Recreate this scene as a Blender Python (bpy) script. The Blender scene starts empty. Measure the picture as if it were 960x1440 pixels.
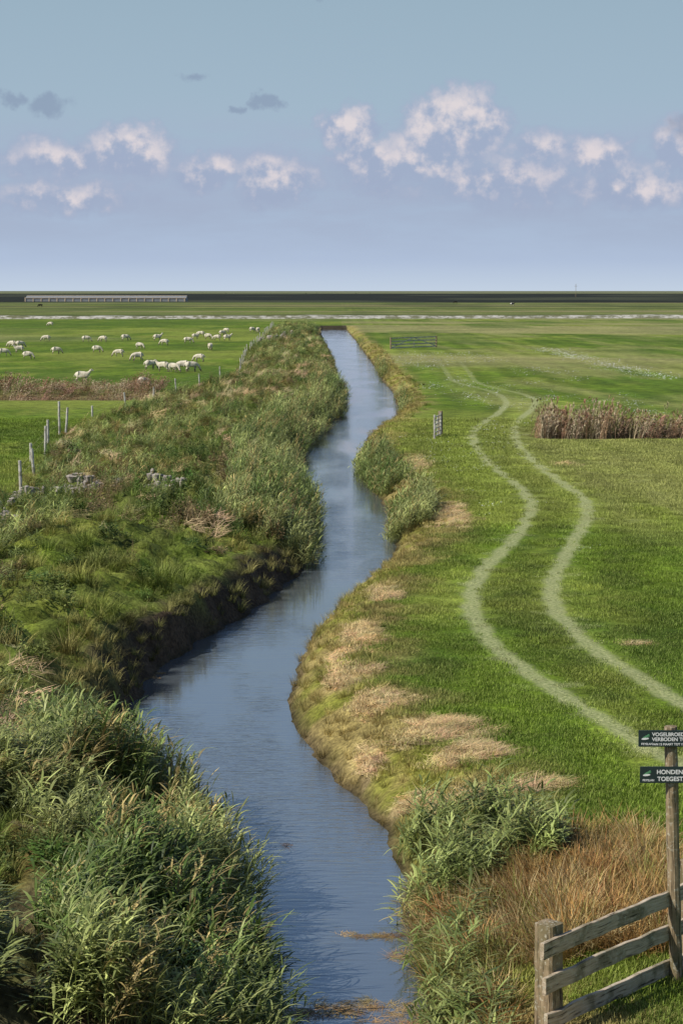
import bpy, math, numpy as np
from mathutils import Vector
rng=np.random.default_rng(7)
scene=bpy.context.scene
# ------------------------------------------------------------------ camera
CH=8.0; F=2800.0
TH=math.atan(311/F)
cam=bpy.data.cameras.new("camera"); co=bpy.data.objects.new("camera",cam)
scene.collection.objects.link(co); scene.camera=co
cam.sensor_fit='VERTICAL'; cam.sensor_height=36; cam.sensor_width=24; cam.lens=70
cam.clip_start=0.5; cam.clip_end=120000
co.location=(0,0,CH); co.rotation_euler=(math.pi/2-TH,0,0)
scene.view_settings.view_transform='Standard'; scene.view_settings.look='None'
scene.view_settings.exposure=0; scene.view_settings.gamma=1

def g(px,py,z=0.0):
    """surveyed photo point -> world x,y on the level z"""
    a=px-480; b=720-py
    dy=F*math.cos(TH)+b*math.sin(TH); dz=-F*math.sin(TH)+b*math.cos(TH)
    t=(z-CH)/dz
    return a*t, dy*t
def srgb(r,g_,b):
    return tuple(((c/255)/12.92 if c/255<0.04045 else ((c/255+0.055)/1.055)**2.4) for c in (r,g_,b))

# ------------------------------------------------------------------ noise
def _h(ix,iy,s):
    v=np.sin(ix*127.1+iy*311.7+s*74.7)*43758.5453
    return v-np.floor(v)
def vn(x,y,s=0):
    xi=np.floor(x); yi=np.floor(y); fx=x-xi; fy=y-yi
    fx=fx*fx*(3-2*fx); fy=fy*fy*(3-2*fy)
    return (_h(xi,yi,s)*(1-fx)+_h(xi+1,yi,s)*fx)*(1-fy)+(_h(xi,yi+1,s)*(1-fx)+_h(xi+1,yi+1,s)*fx)*fy
def fbm(x,y,s=0,o=4):
    v=0;a=0.5;t=0
    for i in range(o):
        v=v+a*vn(x*2**i+17.3*i,y*2**i-9.1*i,s+i); t+=a; a*=0.5
    return v/t
def sst(a,b,x):
    t=np.clip((x-a)/(b-a),0,1); return t*t*(3-2*t)

# ------------------------------------------------------------------ canal + tracks as curves X(Y)
ZW=-0.9
Rp=[(640,1600),(620,1440),(600,1350),(585,1290),(560,1200),(510,1130),(470,1090),(430,1040),(402,990),(418,950),(434,910),(453,880),(480,845),(520,815),(552,790),(562,760),(562,745),(552,720),(530,700),(510,675),(505,640),(512,622),(532,603),(560,590),(561,572),(553,552),(537,535),(527,515),(515,500),(501,480),(487,464),(480,455)]
Lp=[(320,1600),(305,1440),(285,1300),(250,1180),(210,1100),(183,1040),(186,985),(215,940),(288,900),(355,860),(405,820),(428,790),(438,760),(438,720),(422,700),(410,670),(415,650),(428,630),(445,612),(467,598),(480,585),(479,560),(476,540),(472,515),(462,490),(452,470),(447,455)]
T1=[(1060,1130),(960,1078),(900,1045),(860,1020),(800,985),(740,945),(690,905),(665,870),(660,835),(680,800),(715,765),(742,730),(748,705),(725,680),(690,655),(668,630),(663,605),(685,590),(705,578),(714,565),(700,553),(665,543),(636,538),(622,515),(600,490)]
T2=[(1060,1045),(960,988),(900,955),(840,915),(795,880),(772,845),(778,805),(800,770),(822,735),(828,710),(805,690),(770,665),(735,635),(722,615),(723,595),(748,575),(756,563),(735,553),(690,545),(668,538),(652,515),(630,490)]
LG=np.linspace(math.log(5),math.log(900),5000)
YG=np.exp(LG)
def curve(pts,z,sm,jit=0,seed=0):
    w=np.array([g(a,b,z) for a,b in pts]); o=np.argsort(w[:,1]); w=w[o]
    x=np.interp(LG,np.log(w[:,1]),w[:,0])
    k=np.exp(-0.5*(np.arange(-3*sm,3*sm+1)/sm)**2); k/=k.sum()
    x=np.convolve(np.pad(x,3*sm,mode='edge'),k,'valid')
    if jit: x=x+jit*(fbm(YG*0.9,YG*0+3.3,seed,4)-0.5)*2
    return x
RG=curve(Rp,ZW,20,0.20,3); LGc=curve(Lp,ZW,18,0.38,9)
T1G=curve(T1,0,24,0.12,21); T2G=curve(T2,0,24,0.12,22)
def R_(y): return np.interp(y,YG,RG)
def L_(y): return np.interp(y,YG,LGc)
def tr(y,G):
    return np.interp(y,YG,G), np.interp(y,YG,np.gradient(G,YG))
def tdist(x,y):
    a,sa=tr(y,T1G); b,sb=tr(y,T2G)
    fade=(1-sst(135,165,y)*0.55)*(1-sst(185,260,y))
    return (x-a)/np.sqrt(1+sa*sa),(x-b)/np.sqrt(1+sb*sb),fade
XBp=np.array([g(-60,700),g(30,692),g(65,640),g(93,612),g(150,585),g(250,552),g(338,527),g(347,498),g(375,470),g(388,454)])
XBp=XBp[np.argsort(XBp[:,1])]
def XB(y): return np.interp(y,XBp[:,1],XBp[:,0])
def H(x,y):
    R=R_(y);L=L_(y); dr=x-R; dl=L-x
    chan=1-sst(452,468,y)
    n1=fbm(x*0.7,y*0.7,1,4)-0.5; n2=fbm(x*2.2,y*2.2,5,3)-0.5
    wb=1.5+0.9*(vn(y*0.25,y*0,33))
    t=np.clip(dr/wb,0,1); pr=ZW+(-ZW)*(0.22*sst(0,0.15,t)+0.78*sst(0,1,t**0.8))
    zr=pr+0.05*n1*sst(0.2,1,dr)+0.10*n2*sst(0,.4,dr)*(1-sst(1.5,3,dr))
    steep=sst(36,41,y)*(1-sst(56,66,y))
    wl=1.40-0.75*steep*(.35+1.1*vn(y*.5,y*0,34))
    t2=np.clip(dl/wl,0,1); rough=1-sst(-1.5,1.0,XB(y)-x)
    md=(0.6+0.3*steep)*np.exp(-((dl-5.5)/3.6)**2)+0.15*steep
    pl=ZW+(-ZW+0.12*steep)*sst(0,1,t2**0.75)
    zl=pl+(md+0.85*n1+0.45*n2)*sst(0.2,2.2,dl)*rough+ (1-rough)*0.05*n1 + 0.30*n2*sst(0,.3,dl)*rough
    e=np.minimum(-dr,-dl)
    zc=ZW-0.6*sst(0,0.7,e)
    z=np.where(dr>0,zr,np.where(dl>0,zl,zc))
    z=z*chan
    dR=np.exp(-((y-110.5-0.02*x)/1.3)**2)*sst(10,12.5,x); dL=np.exp(-((y-152)/3.0)**2)*sst(13.5,16,-x)
    z=z-0.6*dR-0.6*dL
    z=np.where(y<18.5,z+(6.2-z)*(1-sst(0,18.5,y)),z)
    return z

# ------------------------------------------------------------------ colours (linear albedo)
def mixc(a,b,t): t=np.asarray(t)[...,None]; return a*(1-t)+b*t
A=lambda *c: np.array(c,float)
LAWN=A(.115,.175,.016); LAWN2=A(.205,.240,.042); LAWN3=A(.064,.115,.013)
STRAW=A(.52,.40,.21); EARTH=A(.070,.050,.033); OLIVE=A(.21,.20,.04); BROWN=A(.20,.13,.05)
def straw_mask(x,y):
    m=0
    for (px,py,rx,ry) in [(615,1025,1.0,1.5),(540,985,.8,1.3),(690,1105,1.0,.6),(795,1200,.9,.6),(650,1060,.9,.9),(500,950,.6,1.7),(740,1100,.8,.4),(575,1085,.7,.5),(632,722,.8,5.5),(583,652,.6,7),(505,900,.55,3),(480,930,.4,3),(600,700,.6,3),(890,905,.2,.4),(790,652,.4,1.5),(540,830,.4,3),(520,1030,.4,1.2)]:
        a,b=g(px,py)
        m=np.maximum(m,1-np.sqrt(((x-a)/rx)**2+((y-b)/ry)**2))
    return sst(0.22,0.6,m+1.5*(fbm(x*1.9,y*1.5,77,4)-0.5))*(m>0.02)
def ground(x,y):
    c=np.broadcast_to(LAWN,x.shape+(3,)).copy()
    a=fbm(x*0.35,y*0.12,40,4); b=fbm(x*0.05,y*0.02,44,4); d=fbm(x*1.3,y*0.8,48,3); e_=fbm(x*.22,y*.09,49,4)
    c=mixc(c,LAWN2,sst(0.48,0.72,a)*0.75); c=mixc(c,LAWN3,sst(0.48,0.68,d)*0.5); c=mixc(c,LAWN3,sst(0.5,0.66,e_)*0.6)
    c=mixc(c,LAWN2,sst(0.48,0.62,b)*0.7)
    t1,_=tr(y,T1G); sw=np.sin((x-t1*.8)*2*math.pi/3.1+1.0)
    c=c*(1+.18*sw*sst(8,40,y)*(x>0)*(.4+.9*a))[...,None]
    band=sst(0.42,0.66,fbm(x*0.25+y*0.02,y*0.03,55,3))
    c=mixc(c,A(.26,.26,.09),band*sst(6,13,x)*0.6*sst(30,60,y))
    sk=np.exp(-(((x-(12.2+.03*(y-55)))/.3)**2))*sst(44,50,y)*(1-sst(60,70,y))
    c=mixc(c,A(.34,.30,.14),sk*.6*sst(.4,.6,fbm(x*2,y*1.0,57,3)))
    # fainter older wheel marks toward the right
    for off in (9.5,11.4):
        wv_=np.abs(x-(off+.055*(y-70)+1.2*np.sin(y*.035)))
        c=mixc(c,A(.27,.27,.11),(1-sst(.15,.5,wv_))*sst(60,80,y)*(1-sst(100,107,y))*.35*sst(.35,.6,fbm(x,y*.4,58,3)))
    u=y+0.35*x
    st=sst(.5,.62,vn(u*0.035,y*0,61))
    c=mixc(c,A(.28,.26,.11),st*sst(190,240,y)*0.7*(x>0))
    c=mixc(c,A(.22,.22,.09),sst(.45,.7,fbm(x*.01,y*.012,63,3))*sst(220,330,y)*.7)
    c=mixc(c,LAWN3,sst(.5,.66,fbm(x*.06,y*.018,64,4))*sst(120,180,y)*.55)
    dr=x-R_(y); dl=L_(y)-x; ch=1-sst(455,470,y)
    rough=sst(-0.6,0.8,x-XB(y))*(x<L_(y))*ch
    nb=fbm(x*0.8,y*0.8,70,3)
    bank=(1-sst(0.9,2.0,dr+1.2*(nb-.5)))*(dr>-0.2)*ch
    c=mixc(c,OLIVE,bank*0.75)
    c=mixc(c,A(.32,.24,.10),(1-sst(1.5,3.4,dr))*(dr>0)*ch*sst(.40,.62,nb)*.75)
    c=mixc(c,STRAW*0.85,straw_mask(x,y)*0.85*(dr>0.2))
    green=sst(37,42,y)*(1-sst(66,78,y))
    rc=mixc(A(.085,.13,.020),A(.19,.18,.065),sst(.4,.7,nb)); rc=mixc(rc,BROWN*.9,sst(.50,.68,fbm(x*.5,y*.3,72,3))*.8*(1-.45*green))
    rc=mixc(rc,A(.160,.210,.026),green*.65)
    rc=mixc(rc,A(.07,.09,.02),green*sst(.52,.68,fbm(x*.8,y*.5,74,4))*.7)
    c=mixc(c,rc,rough)
    e=(1-sst(0.35,1.3,dl+1.1*(nb-.5)))*(dl>-0.2)*ch
    c=mixc(c,EARTH,e)
    c=mixc(c,EARTH,(y<29)*(dl>0)*sst(.46,.54,fbm(x*.7,y*.7,73,3))*.8)
    inside=(dr<0)&(dl<0)&(y<466); c[inside]=A(.045,.036,.020)
    c=mixc(c,EARTH,(1-sst(0.05,.3,dr))*(dr>=0)*ch*.8)
    dR=np.exp(-((y-110.5-0.02*x)/2.0)**2)*sst(10,12.5,x); dL=np.exp(-((y-153)/5.0)**2)*sst(13.5,16,-x)
    c=mixc(c,A(.17,.11,.06),np.clip(dR+dL,0,1)*.9)
    f1=fbm(x*0.004,y*0.012,80,3)
    c=mixc(c,A(.13,.15,.045),sst(560,650,y)*(0.35+.4*sst(.4,.6,f1)))
    c=mixc(c,A(.045,.06,.018),sst(.56,.6,vn(y*.02,y*0+x*.001,81))*sst(610,640,y)*.6)
    c=mixc(c,A(.28,.22,.12),sst(.62,.7,vn(y*.018,x*.004,86))*sst(650,700,y)*.5)
    c=mixc(c,A(.05,.07,.02),sst(.55,.72,fbm(x*.02,y*.006,87,4))*sst(600,700,y)*.55)
    cloud_shade=sst(1330,1420,y+0.10*x)*(1-sst(5200,6500,y))  # cloud shadow across the far fields, painted into the ground colour
    c=mixc(c,mixc(A(.018,.020,.013),A(.05,.055,.03),sst(.5,.7,fbm(x*.006,y*.002,88,4))),cloud_shade)
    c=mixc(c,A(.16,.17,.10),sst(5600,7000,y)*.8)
    return np.clip(c,0,1)

# ------------------------------------------------------------------ helpers
def mesh_obj(name,verts,faces,mat=None,smooth=False,link=True):
    me=bpy.data.meshes.new(name)
    verts=np.asarray(verts,np.float32); faces=np.asarray(faces,np.int32)
    n=len(verts); me.vertices.add(n); me.vertices.foreach_set('co',verts.ravel())
    k=faces.shape[1]; m=len(faces)
    me.loops.add(m*k); me.loops.foreach_set('vertex_index',faces.ravel())
    me.polygons.add(m); me.polygons.foreach_set('loop_start',np.arange(0,m*k,k,dtype=np.int32))
    try: me.polygons.foreach_set('loop_total',np.full(m,k,np.int32))
    except Exception: pass
    me.update(calc_edges=True)
    if smooth: me.polygons.foreach_set('use_smooth',np.ones(m,bool))
    if mat: me.materials.append(mat)
    ob=bpy.data.objects.new(name,me)
    if link: scene.collection.objects.link(ob)
    return ob
def attr(me,name,typ,data):
    a=me.attributes.new(name,typ,'POINT')
    key={'FLOAT':'value','INT':'value','FLOAT_VECTOR':'vector','FLOAT_COLOR':'color'}[typ]
    d=np.asarray(data)
    if typ=='FLOAT_COLOR' and d.shape[1]==3: d=np.concatenate([d,np.ones((len(d),1))],1)
    a.data.foreach_set(key,d.astype(np.int32 if typ=='INT' else np.float32).ravel())
class NT:
    def __init__(s,tree): s.t=tree; tree.nodes.clear()
    def n(s,typ,inp={},**kw):
        nd=s.t.nodes.new(typ)
        for k,v in kw.items(): setattr(nd,k,v)
        for k,v in inp.items():
            sk=nd.inputs[k]
            if isinstance(v,bpy.types.NodeSocket): s.t.links.new(v,sk)
            else: sk.default_value=v
        return nd
    def m(s,op,a,b=0.0,c=None,clamp=False):
        inp={0:a,1:b}
        if c is not None: inp[2]=c
        return s.n('ShaderNodeMath',inp,operation=op,use_clamp=clamp).outputs[0]
    def mix(s,f,a,b,blend='MIX'):
        nd=s.n('ShaderNodeMix',{},data_type='RGBA',blend_type=blend)
        for i,v in ((0,f),(6,a),(7,b)):
            if isinstance(v,bpy.types.NodeSocket): s.t.links.new(v,nd.inputs[i])
            else: nd.inputs[i].default_value=v if i==0 else (tuple(v)+(1,))[:4]
        return nd.outputs[2]
    def mr(s,v,a,b,c=0.0,d=1.0,smooth=True):
        return s.n('ShaderNodeMapRange',{0:v,1:a,2:b,3:c,4:d},interpolation_type='SMOOTHSTEP' if smooth else 'LINEAR').outputs[0]
    def noise(s,vec,scale,detail=4,rough=.55,dist=0.0):
        return s.n('ShaderNodeTexNoise',{'Vector':vec,'Scale':scale,'Detail':detail,'Roughness':rough,'Distortion':dist}).outputs[0]
def newmat(name):
    m=bpy.data.materials.new(name); m.use_nodes=True; return m,NT(m.node_tree)

# ------------------------------------------------------------------ world
SUN_EL=math.radians(42); SAZ=math.radians(244)
w=bpy.data.worlds.new("World"); scene.world=w; w.use_nodes=True
N=NT(w.node_tree)
out=N.n('ShaderNodeOutputWorld')
sky=N.n('ShaderNodeTexSky',sky_type='NISHITA',sun_disc=False,sun_elevation=SUN_EL,sun_rotation=SAZ,altitude=5,air_density=1.0,dust_density=1.0,ozone_density=1.5)
bg1=N.n('ShaderNodeBackground',{'Color':sky.outputs[0],'Strength':0.10})
tc=N.n('ShaderNodeTexCoord').outputs['Generated']
sp=N.n('ShaderNodeSeparateXYZ',{0:tc})
az=N.m('ARCTAN2',sp.outputs[0],sp.outputs[1]); el=N.m('ARCSINE',sp.outputs[2])
ramp=N.n('ShaderNodeValToRGB',{0:N.m('MULTIPLY',el,2.0)})
cr=ramp.color_ramp
def setramp(cr,st):
    while len(cr.elements)>1: cr.elements.remove(cr.elements[-1])
    cr.elements[0].position=st[0][0]; cr.elements[0].color=st[0][1]+(1,)
    for p,c in st[1:]:
        e=cr.elements.new(p); e.color=c+(1,)
setramp(cr,[(0.0,srgb(194,208,225)),(0.03,srgb(176,192,217)),(0.09,srgb(166,184,208)),(0.17,srgb(162,184,202)),(0.29,srgb(153,177,194)),(0.45,srgb(138,170,210)),(1.0,srgb(102,144,202))])
p=N.n('ShaderNodeCombineXYZ',{0:az,1:el,2:0.0}).outputs[0]
def pv(s1,s2,z=0.0):
    return N.n('ShaderNodeVectorMath',{0:p,1:(s1,s2,1)},operation='MULTIPLY').outputs[0]
wn=N.n('ShaderNodeTexNoise',{'Vector':p,'Scale':60.0,'Detail':4.0,'Roughness':.6})
wv=N.n('ShaderNodeVectorMath',{0:wn.outputs['Color'],1:(.5,.5,.5)},operation='SUBTRACT').outputs[0]
wv=N.n('ShaderNodeVectorMath',{0:wv,1:(.026,.020,0)},operation='MULTIPLY').outputs[0]
pw=N.n('ShaderNodeVectorMath',{0:p,1:wv},operation='ADD').outputs[0]
def field(lst,S=None):
    M=None
    for (px,py,rx,ry,k) in lst:
        a=(px-480)/F; e=(409-py)/F
        v=N.n('ShaderNodeVectorMath',{0:pw,1:(F/rx,F/ry,0),2:(-a*F/rx,-e*F/ry,0)},operation='MULTIPLY_ADD').outputs[0]
        ln=N.n('ShaderNodeVectorMath',{0:v},operation='LENGTH').outputs['Value']
        m=N.m('MULTIPLY',N.m('SUBTRACT',1.0,ln,clamp=True),k)
        if S is not False:
            y=N.n('ShaderNodeSeparateXYZ',{0:v}).outputs[1]
            S=N.m('MULTIPLY',y,m) if S is None else N.m('MULTIPLY_ADD',y,m,S)
        M=m if M is None else N.m('MAXIMUM',M,m)
    return M,S
bright=[(638,180,95,64,1.4),(600,224,120,50,.9),(490,190,54,46,1.2),(530,232,84,50,1.0),(758,214,74,38,.75),(834,226,66,46,.95),(185,217,88,46,1.05),(85,228,104,40,.8),
 (296,244,70,36,.95),(385,254,86,50,.95),(950,214,66,56,1.0),(700,258,200,50,.7),(95,280,150,36,.7),(885,268,150,40,.75),(1090,205,110,55,.9)]
grey=[(75,152,46,22,.95),(28,146,28,16,.85),(375,152,32,17,.95),(338,165,18,12,.9),(278,116,34,11,.7),(956,188,40,22,.9),(380,-4,190,18,1.2)]
Mb,Yb=field(bright); Mg,_=field(grey,False)
fn=N.noise(p,95.0,5,.58)
db=N.mr(N.m('MULTIPLY_ADD',fn,.75,N.m('SUBTRACT',Mb,.375)),-.02,.46)
db=N.m('MULTIPLY',db,N.mr(Mb,0.0,.18))
light=N.mr(N.m('MULTIPLY_ADD',Yb,1.4,N.m('MULTIPLY',N.m('SUBTRACT',fn,.48),3.2)),-.30,.70)
light=N.m('MULTIPLY',light,N.mr(Mb,.05,.75))
ccol=N.mix(light,srgb(160,173,199),srgb(230,219,220))
st=N.noise(pv(14,60),1.0,4,.6)
veil=N.m('MULTIPLY',N.m('MULTIPLY',N.mr(el,.008,.042),N.mr(el,.098,.060)),N.mr(st,.25,.65))
c0=N.mix(N.m('MULTIPLY',veil,.9),ramp.outputs[0],srgb(165,178,202))
c1=N.mix(N.m('MULTIPLY',db,.85),c0,ccol)
dg=N.mr(N.m('MULTIPLY_ADD',fn,.8,N.m('SUBTRACT',Mg,.4)),.10,.6)
dg=N.m('MULTIPLY',dg,N.mr(Mg,0.0,.2))
c2=N.mix(N.m('MULTIPLY',dg,.62),c1,srgb(134,150,176))
bg2=N.n('ShaderNodeBackground',{'Color':c2,'Strength':1.0})
fac=N.mr(el,.65,.25,0.0,1.0)
ms=N.n('ShaderNodeMixShader',{0:fac,1:bg1.outputs[0],2:bg2.outputs[0]})
N.t.links.new(ms.outputs[0],out.inputs[0])
w.cycles.sampling_method='MANUAL'; w.cycles.sample_map_resolution=512
sun=bpy.data.lights.new("sun",'SUN'); sun.energy=5.0; sun.angle=math.radians(.5); sun.color=(1,.945,.85)
so=bpy.data.objects.new("sun",sun); scene.collection.objects.link(so)
sv=Vector((math.sin(SAZ)*math.cos(SUN_EL),math.cos(SAZ)*math.cos(SUN_EL),math.sin(SUN_EL)))
so.rotation_euler=sv.to_track_quat('Z','Y').to_euler()

# ------------------------------------------------------------------ terrain
ys=[-6.0]
while ys[-1]<9000:
    y=ys[-1]; ys.append(y+min(max(.12+max(y,0)**2/12000,.1 if y>15 else .6),max(.006*y,.3) if y>15 else .6))
ys+= [11000,15000,22000,40000,90000]
ys=np.array(ys)
ss=[0.0]
while ss[-1]<2600: ss.append(ss[-1]+.12+.02*ss[-1])
ss+=[4500,9000,20000,50000]
ss=np.array(ss); ss=np.concatenate([-ss[::-1],ss[1:]])
cx=(R_(ys)+L_(ys))/2*(1-sst(470,800,ys))
X=cx[:,None]+ss[None,:]; Y=np.broadcast_to(ys[:,None],X.shape)
x=X.ravel(); y=Y.ravel().copy()
z=H(x,y); far=(y>3000)|(np.abs(x)>1500); z[far]=0
nr,nc=X.shape
i=np.arange(nr-1)[:,None]*nc+np.arange(nc-1)[None,:]
fc=np.stack([i,i+1,i+1+nc,i+nc],-1).reshape(-1,4)
mat,M=newmat("ground_mat")
ga=M.n('ShaderNodeAttribute',attribute_name='col').outputs['Color']
d1=M.n('ShaderNodeAttribute',attribute_name='d1').outputs['Fac']; d2=M.n('ShaderNodeAttribute',attribute_name='d2').outputs['Fac']; tf=M.n('ShaderNodeAttribute',attribute_name='tf').outputs['Fac']
pos=M.n('ShaderNodeNewGeometry').outputs['Position']
n1=M.noise(pos,11.0,6,.65); n2=M.noise(pos,1.1,5,.6); n3=M.noise(pos,.08,4,.5)
vv=M.m('MULTIPLY',M.mr(n1,.25,.75,.4,1.5),M.mr(n2,.3,.7,.66,1.32)); vv=M.m('MULTIPLY',vv,M.mr(n3,.3,.7,.83,1.17))
vc=M.n('ShaderNodeCombineXYZ',{0:vv,1:vv,2:vv}).outputs[0]
c=M.mix(1.0,ga,vc,'MULTIPLY')
dm=M.m('MINIMUM',M.m('ABSOLUTE',d1),M.m('ABSOLUTE',d2))
dm=M.m('ADD',dm,M.m('MULTIPLY',M.m('SUBTRACT',n1,.5),.45))
dm=M.m('ADD',dm,M.m('MULTIPLY',M.m('SUBTRACT',n2,.5),.30))
tm=M.m('MULTIPLY',M.mr(dm,.36,.12),tf)
c=M.mix(M.m('MULTIPLY',tm,.82),c,M.mix(M.mr(n1,.3,.7),(.17,.21,.07),(.46,.46,.24)))
bm=M.n('ShaderNodeBump',{'Strength':.7,'Distance':.07,'Height':M.m('ADD',n1,M.m('MULTIPLY',n2,2.0))}).outputs[0]
bs=M.n('ShaderNodeBsdfPrincipled',{'Base Color':c,'Roughness':.95,'Specular IOR Level':.1,'Normal':bm})
M.t.links.new(bs.outputs[0],M.n('ShaderNodeOutputMaterial').inputs[0])
ter=mesh_obj("ground",np.stack([x,y,z],1),fc,mat,True)
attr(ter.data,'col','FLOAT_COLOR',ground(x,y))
a,b,fd_=tdist(x,y)
attr(ter.data,'d1','FLOAT',np.clip(a,-9,9)); attr(ter.data,'d2','FLOAT',np.clip(b,-9,9)); attr(ter.data,'tf','FLOAT',fd_)

# ------------------------------------------------------------------ water
wy=np.concatenate([np.arange(14,60,.5),np.arange(60,469,3)])
wl=L_(wy)-.9; wr=R_(wy)+.7
v=np.zeros((len(wy)*2,3)); v[0::2,0]=wl; v[1::2,0]=wr; v[0::2,1]=wy; v[1::2,1]=wy; v[:,2]=ZW
k=np.arange(len(wy)-1)*2
mat,M=newmat("water_mat")
pos=M.n('ShaderNodeNewGeometry').outputs['Position']
def sc(a,b): return M.n('ShaderNodeVectorMath',{0:pos,1:(a,b,1)},operation='MULTIPLY').outputs[0]
calm=M.mr(M.noise(sc(.35,.10),1.0,3,.5),.35,.65,.15,1.3)
h=M.m('ADD',M.noise(sc(1.0,6),1.6,3,.5,.3),M.m('MULTIPLY',M.noise(sc(.35,1.0),1.0,2,.5),1.0))
h=M.m('ADD',h,M.m('MULTIPLY',M.noise(sc(3,18),1.5,2,.5),.22))
h=M.m('MULTIPLY',h,calm)
bm=M.n('ShaderNodeBump',{'Strength':.28,'Distance':.05,'Height':h}).outputs[0]
bs=M.n('ShaderNodeBsdfPrincipled',{'Base Color':(.085,.100,.112,1),'Roughness':.05,'IOR':2.5,'Specular IOR Level':.5,'Normal':bm})
M.t.links.new(bs.outputs[0],M.n('ShaderNodeOutputMaterial').inputs[0])
mesh_obj("canal_water",v,np.stack([k,k+1,k+3,k+2],1),mat)

# ------------------------------------------------------------------ foliage material + prototypes
def leafmat(name,trans=.3,rough=.55,tip=(.9,.8,.5),tipf=.25,spec=.3):
    m,M=newmat(name)
    t=M.n('ShaderNodeAttribute',attribute_name='tint',attribute_type='INSTANCER').outputs['Color']
    bt=M.n('ShaderNodeAttribute',attribute_name='bt').outputs['Fac']
    br=M.n('ShaderNodeAttribute',attribute_name='br').outputs['Fac']
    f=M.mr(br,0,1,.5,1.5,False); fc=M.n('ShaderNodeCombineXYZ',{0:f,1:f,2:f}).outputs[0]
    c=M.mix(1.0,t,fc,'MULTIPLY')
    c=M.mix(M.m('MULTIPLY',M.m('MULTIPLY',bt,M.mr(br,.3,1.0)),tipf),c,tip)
    p_=M.n('ShaderNodeBsdfPrincipled',{'Base Color':c,'Roughness':rough,'Specular IOR Level':spec})
    if trans>0:
        tr_=M.n('ShaderNodeBsdfTranslucent',{'Color':c})
        p_=M.n('ShaderNodeMixShader',{0:trans,1:p_.outputs[0],2:tr_.outputs[0]})
    M.t.links.new(p_.outputs[0],M.n('ShaderNodeOutputMaterial').inputs[0]); return m
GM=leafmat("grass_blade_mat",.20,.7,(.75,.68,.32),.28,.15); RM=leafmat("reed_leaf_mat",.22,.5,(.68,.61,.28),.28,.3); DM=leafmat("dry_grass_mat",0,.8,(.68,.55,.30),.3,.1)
WM=leafmat("daisy_mat",0,.8,(.9,.9,.9),.0,.1)
def blades(base,head,lean,bend,Ln,W,segs,shape='grass',twist=None):
    n=len(base); pt=base.copy(); hx=np.cos(head);hy=np.sin(head)
    tw=np.zeros(n) if twist is None else twist
    wx=-np.sin(head+tw); wy=np.cos(head+tw)
    V=np.zeros((n,segs+1,2,3)); BT=np.zeros((n,segs+1,2))
    for k in range(segs+1):
        t=k/segs
        if shape=='grass': ww=W*(1-t)**.6*.5+.0006
        elif shape=='leaf': ww=W*(.12+math.sin(math.pi*min(t*.92+.06,1))**.8)*.5
        elif shape=='stem': ww=W*(1-.5*t)*.5
        else: ww=W*(.35+.65*math.sin(math.pi*(t*.85+.1)))*.5
        V[:,k,0]=pt; V[:,k,1]=pt
        V[:,k,0,0]-=wx*ww; V[:,k,0,1]-=wy*ww; V[:,k,1,0]+=wx*ww; V[:,k,1,1]+=wy*ww
        BT[:,k]=t
        a=lean+bend*(t+.5/segs)
        st=Ln/segs
        pt=pt+np.stack([np.sin(a)*hx*st,np.sin(a)*hy*st,np.cos(a)*st],1)
    i0=(np.arange(n)*(segs+1)*2)[:,None]+(np.arange(segs)*2)[None,:]
    Fc=np.stack([i0,i0+1,i0+3,i0+2],-1).reshape(-1,4)
    BR=np.repeat(rng.random(n),(segs+1)*2)
    return V.reshape(-1,3),Fc,BT.ravel(),BR
def join(parts):
    V=[];Fc=[];B=[];C=[];o=0
    for v,f,b,c in parts: V.append(v);Fc.append(f+o);B.append(b);C.append(c);o+=len(v)
    return np.concatenate(V),np.concatenate(Fc),np.concatenate(B),np.concatenate(C)
def proto(coll,name,parts,mat):
    v,f,b,c=join(parts); o=mesh_obj(name,v,f,mat,False,False)
    attr(o.data,'bt','FLOAT',b); attr(o.data,'br','FLOAT',c); coll.objects.link(o)
def disc(n,r): 
    a=rng.random(n)*6.283; q=np.sqrt(rng.random(n))*r
    return np.stack([q*np.cos(a),q*np.sin(a),np.zeros(n)],1)
U=lambda a,b,n: rng.uniform(a,b,n)
C={}
def coll(n): C[n]=bpy.data.collections.new(n); return C[n]
c_=coll("lawn_tufts")
for i in range(6):
    n=230; proto(c_,f"lawn_tuft_{i}",[blades(disc(n,.40),U(0,6.28,n),U(0,.6,n),U(.1,1.1,n),U(.03,.075,n),U(.006,.011,n),2)],GM)
c_=coll("rough_tufts")
for i in range(6):
    n=60; b=disc(n,.15); h=np.arctan2(b[:,1],b[:,0])+U(-.7,.7,n)
    proto(c_,f"rough_tuft_{i}",[blades(b,h,U(.0,.55,n),U(.4,1.6,n),U(.18,.5,n),U(.006,.013,n),3)],GM)
c_=coll("straw_tufts")
for i in range(4):
    n=60; b=disc(n,.25); h=rng.normal(.2,.8,n)
    proto(c_,f"straw_tuft_{i}",[blades(b,h,U(1.15,1.55,n),U(.0,.25,n),U(.12,.4,n),U(.005,.010,n),3)],DM)
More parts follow.
